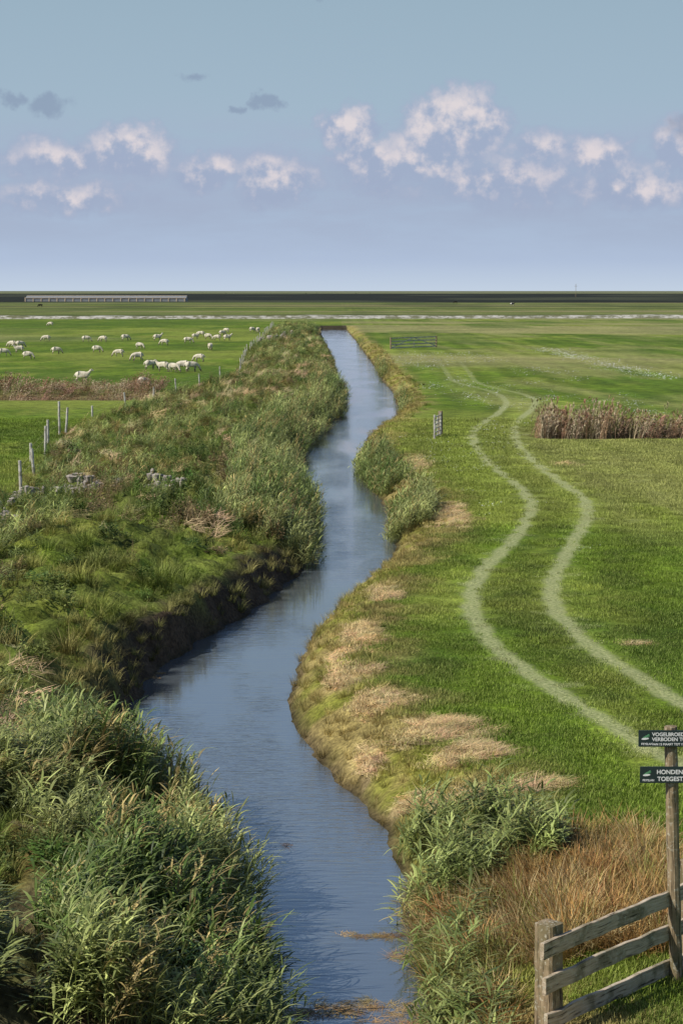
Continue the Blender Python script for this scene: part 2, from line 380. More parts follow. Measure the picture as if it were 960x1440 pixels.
def reedclump(ns,hmin,hmax,rad,nl,plume=0,leafL=(.28,.5),leafW=(.016,.028),sw=.008,dead=False):
    parts=[]; b=disc(ns,rad); hd=U(-.9,.9,ns); ln=U(.0,.22,ns); bd=U(.05,.45,ns); Ls=U(hmin,hmax,ns)
    parts.append(blades(b,hd,ln,bd,Ls,np.full(ns,sw),4,'stem',U(0,3,ns)))
    P=[];HD=[];LE=[];LL=[];BE=[]
    TP=[]
    for s in range(ns):
        for q in range(nl+2):
            t=.25+.75*(q+rng.random()*.6)/(nl+1); t=min(t,1)
            kk=12; pp=b[s].copy()
            for r in range(int(kk*t)):
                a=ln[s]+bd[s]*(r/kk); st=Ls[s]/kk
                pp=pp+np.array([math.sin(a)*math.cos(hd[s]),math.sin(a)*math.sin(hd[s]),math.cos(a)])*st
            if q>nl: TP.append(pp); continue
            P.append(pp); HD.append(rng.normal(0.25,1.1) if rng.random()<.75 else rng.uniform(0,6.28)); LE.append(rng.uniform(.35,.9)); BE.append(rng.uniform(.3,1.5)); LL.append(rng.uniform(*leafL)*(1.1-.35*t))
    P=np.array(P); n=len(P)
    parts.append(blades(P,np.array(HD),np.array(LE)*(1 if not dead else 1.4),np.array(BE),np.array(LL),U(leafW[0],leafW[1],n),4,'leaf'))
    if plume:
        TP=np.array(TP); m=9; T=np.repeat(TP,m,0)+rng.normal(0,.012,(len(TP)*m,3)); T[:,2]-=rng.random(len(T))*.08
        n=len(T); parts.append(blades(T,rng.normal(0.1,1.0,n),U(.0,.6,n),U(.2,1.0,n),U(.10,.22,n),U(.012,.03,n),3,'plume'))
    return parts
c_=coll("reed_clumps")
for i in range(7): proto(c_,f"reed_clump_{i}",reedclump(7,.7,1.6,.26,8,leafW=(.018,.036)),RM)
c_=coll("reed_low")
for i in range(6): proto(c_,f"reed_low_{i}",reedclump(7,.4,.95,.28,6,leafL=(.22,.42),leafW=(.015,.028)),RM)
c_=coll("reed_dry")
for i in range(6): proto(c_,f"reed_dry_{i}",reedclump(10,.9,1.9,.35,4,1,sw=.014,leafL=(.2,.4),leafW=(.014,.03)),DM)
c_=coll("weeds")
for i in range(6):
    n=170; a=U(0,6.28,n); e=np.arccos(U(0,1,n)); r=U(.45,1,n)**.5*(.28+.1*np.sin(a*3+i))
    P=np.stack([r*np.sin(e)*np.cos(a),r*np.sin(e)*np.sin(a),.03+r*np.cos(e)*1.4],1)
    m=14
    proto(c_,f"weed_{i}",[blades(P,a+U(-1,1,n),U(.5,1.5,n),U(.1,1.0,n),U(.05,.12,n),U(.022,.05,n),2,'leaf'),
       blades(disc(m,.1),U(0,6.28,m),U(0,.4,m),U(0,.3,m),U(.4,.75,m),np.full(m,.008),3,'stem')],GM)
c_=coll("daisies")
for i in range(3):
    n=12; b=disc(n,.6); b[:,2]=U(.06,.11,n)
    proto(c_,f"daisy_{i}",[blades(b,U(0,6.28,n),np.full(n,1.4),U(0,.1,n),U(.03,.05,n),U(.03,.05,n),2,'leaf')],WM)

def instancer(name,cname,x,y,z,rot,scl,tint):
    n=len(x)
    me=bpy.data.meshes.new(name); me.vertices.add(n)
    me.vertices.foreach_set('co',np.stack([x,y,z],1).astype(np.float32).ravel())
    attr(me,'rot','FLOAT_VECTOR',rot); attr(me,'scl','FLOAT_VECTOR',scl); attr(me,'tint','FLOAT_COLOR',np.clip(tint,0,1))
    attr(me,'idx','INT',rng.integers(0,100,n))
    ob=bpy.data.objects.new(name,me); scene.collection.objects.link(ob)
    ng=bpy.data.node_groups.new(name+"_gn",'GeometryNodeTree')
    ng.interface.new_socket('Geometry',in_out='INPUT',socket_type='NodeSocketGeometry')
    ng.interface.new_socket('Geometry',in_out='OUTPUT',socket_type='NodeSocketGeometry')
    gi=ng.nodes.new('NodeGroupInput'); go=ng.nodes.new('NodeGroupOutput')
    ip=ng.nodes.new('GeometryNodeInstanceOnPoints'); ci=ng.nodes.new('GeometryNodeCollectionInfo')
    ci.inputs['Collection'].default_value=C[cname]; ci.inputs['Separate Children'].default_value=True; ci.inputs['Reset Children'].default_value=True
    def na(nm,t):
        q=ng.nodes.new('GeometryNodeInputNamedAttribute'); q.data_type=t; q.inputs['Name'].default_value=nm
        return [o for o in q.outputs if o.enabled and o.name=='Attribute'][0]
    L=ng.links.new
    L(gi.outputs[0],ip.inputs['Points']); L(ci.outputs[0],ip.inputs['Instance']); ip.inputs['Pick Instance'].default_value=True
    L(na('idx','INT'),ip.inputs['Instance Index']); L(na('rot','FLOAT_VECTOR'),ip.inputs['Rotation']); L(na('scl','FLOAT_VECTOR'),ip.inputs['Scale'])
    L(ip.outputs[0],go.inputs[0])
    md=ob.modifiers.new("instances",'NODES'); md.node_group=ng
def sample(n,y0,y1,pw=1.0,x0=None,x1=None,mg=3.0):
    """points over the land; density falls with distance as y^-pw"""
    u=rng.random(n); q=2-pw if x0 is None else 1-pw
    if abs(q)<1e-6: yy=y0*(y1/y0)**u
    else: yy=(y0**q+u*(y1**q-y0**q))**(1/q)
    if x0 is None: xx=(rng.random(n)*2-1)*(.18*yy+mg)
    else: xx=x0+rng.random(n)*(x1-x0)
    return xx,yy
def put(name,cname,x,y,s,tint,wind=False,zoff=0,z=None,sz=None,tilt=.12):
    n=len(x); zz=H(x,y)+zoff if z is None else z
    rz=rng.normal(0,.5,n) if wind else U(0,6.28,n)
    rot=np.stack([rng.normal(0,tilt,n),rng.normal(0,tilt,n),rz],1)
    scl=np.stack([s,s,s if sz is None else sz],1)
    instancer(name,cname,x,y,zz,rot,scl,tint)
def jit(c,n,a=.25):
    k=1+rng.normal(0,a,(n,1)); h=1+rng.normal(0,.08,(n,3)); return np.clip(np.broadcast_to(c,(n,3))*np.clip(k,.4,1.9)*h,0,1)

# --- lawn
def trackd(x,y):
    a,b,f=tdist(x,y); return np.minimum(abs(a),abs(b)),f
x,y=sample(15500,20.5,125,1.3,mg=2.5)
ok=((x-R_(y)>1.0)|(x<XB(y)-.3)) & ~((y>107)&(y<114)&(x>10))
x=x[ok];y=y[ok]; n=len(x); s=(.8+.5*rng.random(n))*(1+sst(40,130,y)*1.0)
d,f=trackd(x,y); ok=~((d<.16+.26*s)&(rng.random(n)<.82)); x=x[ok];y=y[ok];s=s[ok];d=d[ok];n=len(x)
tm=1-sst(.25,.6,d)
t=ground(x,y)*1.3; t=mixc(t,A(.44,.44,.24),tm*.75)*np.clip(1+rng.normal(0,.22,(n,1)),.5,1.6)
s=s*(1-.45*tm)
put("meadow_grass","lawn_tufts",x,y,s,t,sz=s*(1-.35*tm)*(1-.3*sst(60,150,y))*U(.75,1.35,n),tilt=.05)
# --- longer grass on banks and the rough strip
x,y=sample(38000,20.5,300,1.2)
dr=x-R_(y); dl=L_(y)-x
nb=fbm(x*.5,y*.5,90,3)
right=(dr>0.0)&(dr<1.2+1.6*nb+ .9*(y<30))
soil=(y<29)&(dl>0)&(fbm(x*.7,y*.7,73,3)>.50)
left=(dl>0.1)&(x>XB(y)-.3)&~soil
ok=(right|left)&(straw_mask(x,y)*(dr>0)<.5)&~((x>2.2)&(y<23.6)&(dr>0))
x=x[ok];y=y[ok];dr=dr[ok];dl=dl[ok];nb=nb[ok]; n=len(x)
t=ground(x,y)*1.3
grn=sst(37,42,y)*(1-sst(66,78,y))
gcol=mixc(A(.11,.165,.022),A(.30,.28,.08),sst(.4,.7,fbm(x*.6,y*.4,91,3)))
gcol=mixc(gcol,BROWN*1.5,sst(.57,.75,fbm(x*.35,y*.25,92,3))*.75*(1-.3*grn))
t=mixc(t,gcol,(dl>0)*.6)
t=mixc(t,A(.36,.28,.10),(dr>0)*(dr<1.9)*.45)
t=mixc(t,A(.32,.22,.07),((y<27.8)&(dr>0.1)&(dr<5.5))*.6)
edge=(dl>0)&(dl<.8)&(y>36)&(y<66); t=mixc(t,A(.20,.18,.06),edge*.5)
t*=np.clip(1+rng.normal(0,.27,(n,1)),.4,1.8)
s=(.5+.5*rng.random(n))*(1+.8*sst(60,250,y)); s=np.where((dl>1.0)&(y>37)&(y<64),s*(.30+1.15*sst(.3,.7,fbm(x*.9,y*.9,94,3))),s); s=np.where((dr>0),s*.75,s)
put("bank_grass","rough_tufts",x,y,s,t)
# tall rusty grass bottom right
x,y=sample(2500,21,28.4,0,.8,6.2); dr=x-R_(y); ok=(dr>.05)&(dr<3.1+.9*(y>24)-.22*abs(y-25))&~((y<23.4)&(x>2.0)); x=x[ok];y=y[ok];dr=dr[ok]; n=len(x)
t=jit(A(.38,.22,.075),n,.3); t=mixc(t,A(.21,.24,.05),(rng.random(n)<(.22+.35*(dr<1.1)))*.9); t=mixc(t,STRAW,(rng.random(n)<.22)*.8); put("rusty_bank_grass","rough_tufts",x,y,U(.6,1.4,n),t)
# --- straw
x,y=sample(70000,24,110,.8,-3,14)
ok=(straw_mask(x,y)>.35)&(x-R_(y)>.3)&(trackd(x,y)[0]>.5); x=x[ok];y=y[ok]; n=len(x)
put("dead_grass","straw_tufts",x,y,U(.6,1.1,n),jit(A(.62,.46,.23),n,.25),wind=True,zoff=.015,tilt=.07,sz=U(.4,.8,n))
x,y=sample(7500,24,300,1.0); ok=(((L_(y)-x)>1.2)&(x>XB(y))&(fbm(x*.45,y*.2,93,3)>.572)); x=x[ok];y=y[ok]; n=len(x)
put("withered_grass","straw_tufts",x,y,U(.8,1.6,n)*(1+sst(70,200,y)),jit(A(.50,.37,.21),n,.3),wind=True,zoff=.2,tilt=.4)
# --- reeds
def rcol(n,x,y):
    k=fbm(x*.45,y*.25,95,3)
    c=mixc(A(.085,.145,.026),A(.31,.34,.115),np.clip(sst(.36,.64,k)+rng.normal(0,.24,n),0,1))
    c=mixc(c,A(.42,.30,.12),(rng.random(n)<.13)*.8)
    nr_=(x>R_(y))&(y<34); c=mixc(c,A(.12,.18,.04),nr_*.5)
    return c*np.clip(1+rng.normal(0,.24,(n,1)),.45,1.75)
X_=[];Y_=[];S_=[]
def add(ok,sc_): X_.append(x[ok]);Y_.append(y[ok]);S_.append(np.full(int(ok.sum()),sc_))
x,y=sample(3600,20.5,37,.6,-8,2); dl=L_(y)-x                       # bottom left bed
k=fbm(x*.6,y*.5,96,3)
add((dl>-.45)&(dl<1.6+.8*k)&(y<33.5)&((k>.42)|(dl<.35)),.90)
add((dl>=1.7)&(dl<5)&(y<31)&(k>.57),.60)
x,y=sample(7500,60,185,.9,-12,6); dl=L_(y)-x                      # left fringe
k=fbm(x*.3,y*.08,97,3)
add((dl>-.25)&(dl<1.3+2.4*k)&(y>63)&(k+.2*rng.random(len(x))>.42),.90)
x,y=sample(3000,66,104,.5,-1,7); dr=x-R_(y)                        # right promontories
add((dr>-.25)&(dr<1.1)&(((y>84)&(y<102))|((y>70)&(y<79))),.88)
x,y=sample(1500,24,33,.0,0,6); dr=x-R_(y); kk=fbm(x*1.2,y*.9,104,3)
add((dr>.1)&(dr<1.7)&(y>26.8+.1*dr)&(y<30.4-.3*dr)&(kk>.40),.72)
x,y=sample(700,21,28,.0,0,6); dr=x-R_(y)
add((dr>-.3)&(dr<.5)&(rng.random(len(x))<.4),.6)
x,y=sample(2500,135,450,.6,-4,8); dr=x-R_(y); add((dr>-.1)&(dr<.8)&(vn(y*.08,y*0,98)>.55),.75)
x=np.concatenate(X_);y=np.concatenate(Y_);q=np.concatenate(S_);n=len(x)
s=U(.75,1.1,n)*(1+.35*sst(90,220,y)); z=np.maximum(H(x,y),ZW-.25)
put("reed_bed","reed_clumps",x,y,s,rcol(n,x,y),wind=True,z=z,sz=U(.6,1.1,n)*q,tilt=.10)
# low mixed reeds over the left strip
x,y=sample(18000,26,460,1.25); dl=L_(y)-x; k=fbm(x*.22,y*.09,99,3)
ok=(dl>1.0)&(x>XB(y)+.2)&(((y>68)&(k>.44))|((y<38)&(k>.57))|((y>=40)&(y<=68)&(x<-8.0)&(k>.50))); x=x[ok];y=y[ok]; n=len(x)
s=U(.7,1.1,n)*(1+1.0*sst(90,300,y)); put("low_reeds","reed_low",x,y,s,rcol(n,x,y)*A(.92,.96,.84),wind=True,sz=U(.35,1.1,n)*(1+.2*sst(100,300,y)),tilt=.15)
# weeds
x,y=sample(16000,22,430,1.2); dl=L_(y)-x; k=fbm(x*.3,y*.14,101,3); k2=fbm(x*.9,y*.6,105,3)
ok=(dl>.8)&(x>XB(y)+.1)&(((y>60)&(k>.47))|((y>38)&(y<=64)&(k2>.57)&(dl>1.2))|((y<42)&(k>.56))|((y>54)&(y<84)&(x<-6)&(k>.42))); x=x[ok];y=y[ok]; n=len(x)
c=jit(A(.062,.112,.020),n,.3); c=mixc(c,A(.25,.16,.09),(fbm(x*.6,y*.3,102,2)>.58)*.8); c=mixc(c,A(.20,.23,.055),(fbm(x*.8,y*.4,103,2)>.6)*.7)
put("nettles","weeds",x,y,U(.6,1.3,n)*(1+.5*sst(90,300,y)),c,sz=U(.4,1.25,n)*np.where(y>60,1.2,.8))
# dry reed rows in the side ditches
x=np.concatenate([U(10.8,75,2000),U(-60,-14.5,1200)]); 
y=np.concatenate([110.5+.02*x[:2000]+rng.normal(0,1.1,2000),U(150,166,1200)]); n=len(x)
sz=np.where(x>0,1.02,.6)*U(.5,1.15,n)*(.6+.7*vn(x*.6,y*0,5))
c=jit(A(.27,.165,.105),n,.3); c=mixc(c,A(.48,.40,.27),(rng.random(n)<.28)*.8); c=mixc(c,A(.13,.15,.05),(rng.random(n)<.2)*.8)
put("dry_reed_row","reed_dry",x,y,U(.8,1.15,n),c,wind=True,sz=sz,tilt=.1)
# flowers
x=np.concatenate([U(3,22,600),U(27,31,260),U(2,9,120)]);y=np.concatenate([U(110,260,600),U(180,275,260),U(60,110,120)])
x[600:860]=28.5-(y[600:860]-225)*.02+rng.normal(0,.9,260)
ok=(x-R_(y)>1.5)&((fbm(x*.2,y*.06,111,3)>.48)|(x>25)); x=x[ok];y=y[ok];n=len(x)
put("white_flowers","daisies",x,y,U(.8,1.6,n)*(.6+sst(60,200,y)),np.full((n,3),.75))
# floating litter
x=[];y=[]
for (px,py,rx,ry,q) in [(290,1422,1.0,.28,60),(480,1420,.9,.22,26),(540,1316,.42,.10,12),(580,1435,.5,.2,18),(560,1345,.15,.1,4),(215,948,.3,.5,10),(402,1190,.04,.05,1)]:
    a,b=g(px,py,ZW); x+=list(a+rng.normal(0,rx*.7,q)); y+=list(b+rng.normal(0,ry*.8,q))
x=np.array(x);y=np.array(y);n=len(x)
instancer("floating_litter","straw_tufts",x,y,np.full(n,ZW+.004),np.stack([rng.normal(0,.03,n),rng.normal(0,.03,n),U(0,6.28,n)],1),np.stack([U(.3,.7,n),U(.3,.7,n),np.full(n,.05)],1),jit(A(.30,.20,.09),n,.35))

# ------------------------------------------------------------------ wood things
def woodmat(name,c1,c2):
    m,M=newmat(name)
    tcn=M.n('ShaderNodeTexCoord').outputs['Object']
    v_=M.n('ShaderNodeAttribute',attribute_name='uvw').outputs['Vector']
    q=M.n('ShaderNodeVectorMath',{0:v_,1:(3,45,45)},operation='MULTIPLY').outputs[0]
    a=M.noise(q,1.0,6,.65,.4); b_=M.noise(tcn,3.5,5,.6); d_=M.noise(tcn,22.0,4,.6)
    c=M.mix(M.mr(a,.3,.7),c1,c2)
    c=M.mix(M.m('MULTIPLY',M.mr(b_,.46,.64),.65),c,(.11,.10,.045))
    c=M.mix(M.m('MULTIPLY',M.mr(d_,.54,.68),.6),c,(.50,.48,.38))
    c=M.mix(M.m('MULTIPLY',M.mr(a,.44,.36),.85),c,(.03,.024,.018))
    bm=M.n('ShaderNodeBump',{'Strength':.8,'Distance':.008,'Height':a}).outputs[0]
    bs=M.n('ShaderNodeBsdfPrincipled',{'Base Color':c,'Roughness':.85,'Specular IOR Level':.2,'Normal':bm})
    M.t.links.new(bs.outputs[0],M.n('ShaderNodeOutputMaterial').inputs[0]); return m
WG=woodmat("weathered_wood_mat",(.34,.26,.175),(.58,.48,.36)); WD=woodmat("dark_wood_mat",(.18,.13,.075),(.34,.26,.16)); WP=woodmat("pale_wood_mat",(.34,.32,.28),(.62,.60,.54))
def beam(parts,p0,p1,w,h,seg=10,j=.004,up=(0,0,1),cap=0.0,round_=False):
    p0=Vector(p0);p1=Vector(p1); d=(p1-p0); Ln=d.length; d.normalize()
    upv=Vector(up); 
    if abs(d.dot(upv))>.95: upv=Vector((0.3,1,0))
    s=d.cross(upv).normalized(); u=s.cross(d).normalized()
    if round_: ring=[(math.cos(a)*w/2,math.sin(a)*h/2) for a in [k*math.pi/5 for k in range(10)]]
    else:
        b=min(w,h)*.1; ring=[(-w/2+b,-h/2),(w/2-b,-h/2),(w/2,-h/2+b),(w/2,h/2-b),(w/2-b,h/2),(-w/2+b,h/2),(-w/2,h/2-b),(-w/2,-h/2+b)]
    nr_=len(ring); V=[];Fq=[];UV=[]
    off=rng.random()*50
    for k in range(seg+1):
        t=k/seg; c=p0+d*Ln*t; jx,jy=rng.normal(0,j,2); sc_=1+rng.normal(0,j*3)
        for q,(a,b_) in enumerate(ring):
            V.append(c+s*(a*sc_+jx)+u*(b_*sc_+jy)); UV.append((t*Ln+off,a+q*.013+off,b_))
    for k in range(seg):
        for q in range(nr_):
            a=k*nr_+q;b_=k*nr_+(q+1)%nr_; Fq.append((a,b_,b_+nr_,a+nr_))
    for k,sg in ((0,-1),(seg,1)):
        ci=len(V); V.append(p0+d*(Ln*(k/seg))+d*sg*cap); UV.append((k/seg*Ln+off,off,0))
        for q in range(nr_):
            a=k*nr_+q;b_=k*nr_+(q+1)%nr_
            Fq.append((a,b_,ci,ci) if sg>0 else (b_,a,ci,ci))
    parts.append((V,Fq,UV))
def finish(name,parts,mat,parent=None):
    me=bpy.data.meshes.new(name); V=[];Fq=[];UV=[];o=0
    for v,f,u in parts:
        V+=v; Fq+=[tuple(dict.fromkeys(i+o for i in q)) for q in f]; UV+=u; o+=len(v)
    me.from_pydata([tuple(v) for v in V],[],Fq); me.update(); attr(me,'uvw','FLOAT_VECTOR',np.array(UV))
    me.materials.append(mat); ob=bpy.data.objects.new(name,me); scene.collection.objects.link(ob)
    if parent: ob.parent=parent
    return ob
def empty(name,loc=(0,0,0)):
    e=bpy.data.objects.new(name,None); scene.collection.objects.link(e); e.location=(0,0,0); e.empty_display_size=.1; return e
hh=lambda x,y: float(H(np.array([x]),np.array([y]))[0])
# foreground fence
fx,fy=g(770,1440); 
ex,ey=g(985,1342)
dv=Vector((ex-fx,ey-fy,0)).normalized(); nv=Vector((dv.y,-dv.x,0))
fe=empty("wooden_fence")
pp=[]; zb=hh(fx,fy)
beam(pp,(fx,fy,zb-.3),(fx,fy,zb+1.42),.24,.24,12,.004,up=(dv.x,dv.y,0),cap=.02); finish("corner_post",pp,WD,fe)
for k in (1,2,3):
    q=Vector((fx,fy,0))+dv*2.75*k; pp=[]; beam(pp,(q.x,q.y,-.3),(q.x,q.y,1.25),.15,.15,10,.003,up=(dv.x,dv.y,0),cap=.02); finish(f"post_{k}",pp,WD,fe)
for k,zz_ in enumerate([1.22,.82,.40]):
    pp=[]; side=nv*(.15)
    a=Vector((fx,fy,zb+zz_))-dv*(.34-.05*k)+side; b_=Vector((fx,fy,zb+zz_+.06-.03*k))+dv*7.5+side
    beam(pp,a,b_,.05,.185,30,.006,cap=.002); finish(f"rail_{k+1}",pp,WG,fe)
# sign
sx,sy=g(951,1375)
sg=empty("warning_sign"); pp=[]
beam(pp,(sx,sy,-.3),(sx-.13,sy,3.0),.15,.15,14,.003,cap=.01,round_=True); finish("post",pp,WD,sg)
bm_,M=newmat("sign_board_mat"); nn=M.noise(M.n('ShaderNodeTexCoord').outputs['Object'],8,4)
bs=M.n('ShaderNodeBsdfPrincipled',{'Base Color':M.mix(nn,(.012,.024,.026),(.022,.038,.040)),'Roughness':.45}); M.t.links.new(bs.outputs[0],M.n('ShaderNodeOutputMaterial').inputs[0])
wm_,M=newmat("sign_white_mat"); nn=M.noise(M.n('ShaderNodeTexCoord').outputs['Object'],30,4)
bs=M.n('ShaderNodeBsdfPrincipled',{'Base Color':M.mix(nn,(.68,.68,.66),(.82,.82,.8)),'Roughness':.6}); M.t.links.new(bs.outputs[0],M.n('ShaderNodeOutputMaterial').inputs[0])
gm_,M=newmat("sign_green_mat"); nn=M.noise(M.n('ShaderNodeTexCoord').outputs['Object'],30,4)
bs=M.n('ShaderNodeBsdfPrincipled',{'Base Color':M.mix(nn,(.08,.25,.12),(.12,.32,.16)),'Roughness':.6}); M.t.links.new(bs.outputs[0],M.n('ShaderNodeOutputMaterial').inputs[0])
def text(body,x,y,z,size,mat,parent,nm):
    cu=bpy.data.curves.new(nm,'FONT'); cu.body=body; cu.size=size; cu.extrude=.001; cu.offset=size*.022; cu.align_x='LEFT'
    o=bpy.data.objects.new(nm+"_tmp",cu); scene.collection.objects.link(o); bpy.context.view_layer.update()
    me=bpy.data.meshes.new_from_object(o.evaluated_get(bpy.context.evaluated_depsgraph_get())); bpy.data.objects.remove(o)
    me.materials.clear(); me.materials.append(mat); ob=bpy.data.objects.new(nm,me); scene.collection.objects.link(ob)
    ob.rotation_euler=(math.pi/2,0,0); ob.location=(x,y,z); ob.parent=parent
def ztop(py,Yd):
    b=720-py; return CH+(-F*math.sin(TH)+b*math.cos(TH))/(F*math.cos(TH)+b*math.sin(TH))*Yd
yb=sy-.10
def xat(px,py,Yd): 
    b=720-py; return (px-480)/(F*math.cos(TH)+b*math.sin(TH))*Yd
import bmesh
def board(nm,px0,py0,py1,wd,lines):
    x0=xat(px0,(py0+py1)/2,yb); zt=ztop(py0,yb); zl=ztop(py1,yb)
    me=bpy.data.meshes.new(nm); b=bmesh.new(); bmesh.ops.create_cube(b,size=1)
    for v in b.verts: v.co=Vector((x0+wd/2+v.co.x*wd,yb+v.co.y*.02,(zt+zl)/2+v.co.z*(zt-zl)))
    bmesh.ops.bevel(b,geom=b.edges[:],offset=.004,segments=2,affect='EDGES'); b.to_mesh(me); b.free()
    me.materials.append(bm_); o=bpy.data.objects.new(nm,me); scene.collection.objects.link(o); o.parent=sg
    hgt=zt-zl
    for i,(tx,s_,dx,fz) in enumerate(lines): text(tx,x0+dx,yb-.0125,zl+hgt*fz,s_,wm_,sg,f"{nm}_text_{i}")
    for j_,(cx_,cz_,l_,w_,an,mt) in enumerate([(.085,.60,.10,.035,.45,gm_),(.075,.50,.09,.025,.1,wm_),(.10,.68,.06,.02,.8,gm_)]):
        k=9; vs=[(l_/2*math.cos(a_)*math.cos(an)-w_/2*math.sin(a_)*math.sin(an)+x0+cx_, yb-.0125-j_*.0015, zl+hgt*cz_+l_/2*math.cos(a_)*math.sin(an)+w_/2*math.sin(a_)*math.cos(an)) for a_ in [q*2*math.pi/k for q in range(k)]]
        me=bpy.data.meshes.new(nm+"_emblem"); me.from_pydata(vs,[],[tuple(range(k))]); me.materials.append(mt); o=bpy.data.objects.new(nm+f"_emblem_{j_}",me); scene.collection.objects.link(o); o.parent=sg
    text("FRYSLAN",x0+.03,yb-.0125,zl+hgt*.12,.033,wm_,sg,nm+"_caption")
board("upper_board",897,1027,1050,.78,[("VOGELBROEDTERREIN",.058,.155,.66),("VERBODEN TOEGANG",.058,.155,.36),("VAN 15 MAART TOT 15 JULI",.035,.155,.10)])
board("lower_board",899,1078,1101,.78,[("HONDEN NIET",.070,.19,.56),("TOEGESTAAN",.070,.20,.14)])
# pasture fence (left)
pf=empty("pasture_fence"); posts=[(30,692,1.25,-.03),(49,672,1.15,-.10),(44,650,.9,0),(64,643,1.45,.04),(68,624,1.3,.0),(84,612,1.9,0),(92,613,1.6,.16),(130,586,.7,0)]
tops=[];k=0
for px,py,h_,ln_ in posts:
    a,b=g(px,py); zb=hh(a,b); pp=[]; beam(pp,(a,b,zb-.3),(a+ln_,b,zb+h_),.13,.13,6,.004,cap=.01,round_=True); finish(f"post_{k}",pp,WP,pf); k+=1; tops.append((a+ln_*.8,b,zb+h_*.8))
for y_ in np.arange(135,460,11.0):
    x_=float(XB(np.array([y_]))[0]); zb=hh(x_,y_); pp=[]; beam(pp,(x_,y_,zb-.3),(x_+rng.normal(0,.10),y_,zb+rng.uniform(1.0,1.35)),.12,.12,4,.004,round_=True); finish(f"post_{k}",pp,WP,pf); k+=1; tops.append((x_,y_,zb+1.0))
pp=[]; tops.sort(key=lambda q:q[1])
for a,b in zip(tops[:-1],tops[1:]):
    for dz in (0,-.35): beam(pp,(a[0],a[1],a[2]+dz),(b[0],b[1],b[2]+dz),.006,.006,2,0)
finish("wires",pp,WG,pf)
# field gates
def gate(name,pa,pb,h_,nrail,mat,postw=.14,brace=True,rail=.09):
    gt=empty(name); (xa,ya),(xb_,yb_)=pa,pb; za=hh(xa,ya); zb=hh(xb_,yb_)
    pp=[]; beam(pp,(xa,ya,za-.2),(xa,ya,za+h_+.12),postw,postw,4,.003); beam(pp,(xb_,yb_,zb-.2),(xb_,yb_,zb+h_+.12),postw,postw,4,.003); finish("posts",pp,WD if postw>.15 else mat,gt)
    pp=[]
    for i in range(nrail):
        t=.15+(h_-.15)*i/(nrail-1); beam(pp,(xa,ya,za+t),(xb_,yb_,zb+t),.04,rail,6,.002)
    if brace:
        beam(pp,(xa,ya-.03,za+.15),((xa+xb_)/2,(ya+yb_)/2-.03,za+h_),.03,rail*.8,4,.002); beam(pp,((xa+xb_)/2,(ya+yb_)/2-.03,za+.1),((xa+xb_)/2,(ya+yb_)/2-.03,za+h_),.04,rail,4,.002)
        beam(pp,(xb_,yb_-.03,zb+.15),((xa+xb_)/2,(ya+yb_)/2-.03,za+h_),.03,rail*.8,4,.002)
    finish("rails",pp,mat,gt)
gate("wooden_gate",g(549,491),g(613,488),1.5,4,WP,.2,True,.15)
a=g(612,618); gate("metal_gate",(a[0]-.05,a[1]+.2),(a[0]+.38,a[1]+2.3),1.2,6,WP,.10,True,.05)
pp=[]; a=g(619,613); beam(pp,(a[0],a[1],-.3),(a[0],a[1],1.38),.22,.2,5,.004); finish("gate_post",pp,WD)
pp=[]; a=g(762,615); beam(pp,(a[0],a[1],-.3),(a[0],a[1],1.25),.17,.17,5,.004); finish("fence_post",pp,WD)

# ------------------------------------------------------------------ rubble
rm,M=newmat("rubble_mat"); tcn=M.n('ShaderNodeTexCoord').outputs['Object']; a=M.noise(tcn,6,6,.6)
bs=M.n('ShaderNodeBsdfPrincipled',{'Base Color':M.mix(M.mr(a,.3,.7),(.17,.145,.12),(.44,.39,.34)),'Roughness':.95,'Normal':M.n('ShaderNodeBump',{'Strength':.8,'Distance':.04,'Height':a}).outputs[0]}); M.t.links.new(bs.outputs[0],M.n('ShaderNodeOutputMaterial').inputs[0])
def rubble(name,pts,smin,smax,flat=.55,lift=.15):
    b=bmesh.new()
    for (x_,y_) in pts:
        r=bmesh.ops.create_icosphere(b,subdivisions=2,radius=1); s_=rng.uniform(smin,smax); e=rng.uniform(.6,1.5,2); ph=rng.random(3)*9; zb=hh(x_,y_)+s_*.2+lift
        for v in r['verts']:
            q=v.co.copy(); k=1+.25*math.sin(q.x*3+ph[0])+.25*math.sin(q.y*4+ph[1])+.2*math.sin(q.z*5+ph[2])
            v.co=Vector((x_+q.x*k*s_*e[0],y_+q.y*k*s_*e[1],zb+q.z*k*s_*flat-.2*(q.z<0)))
    me=bpy.data.meshes.new(name); b.to_mesh(me); b.free(); me.materials.append(rm); o=bpy.data.objects.new(name,me); scene.collection.objects.link(o)
def around(px0,px1,py0,py1,n): return [g(rng.uniform(px0,px1),rng.uniform(py0,py1)) for _ in range(n)]
rubble("concrete_rubble",around(75,170,698,714,60),.05,.17,.5,.22)
rubble("concrete_rubble",around(200,255,706,720,24),.05,.14,.5,.22)
rubble("concrete_rubble",around(-30,20,722,744,26),.05,.17,.5,.2)
rubble("concrete_rubble",around(20,75,698,710,22),.05,.16,.5,.2)
rubble("concrete_rubble",around(365,415,474,486,30),.15,.4,.6,.25)
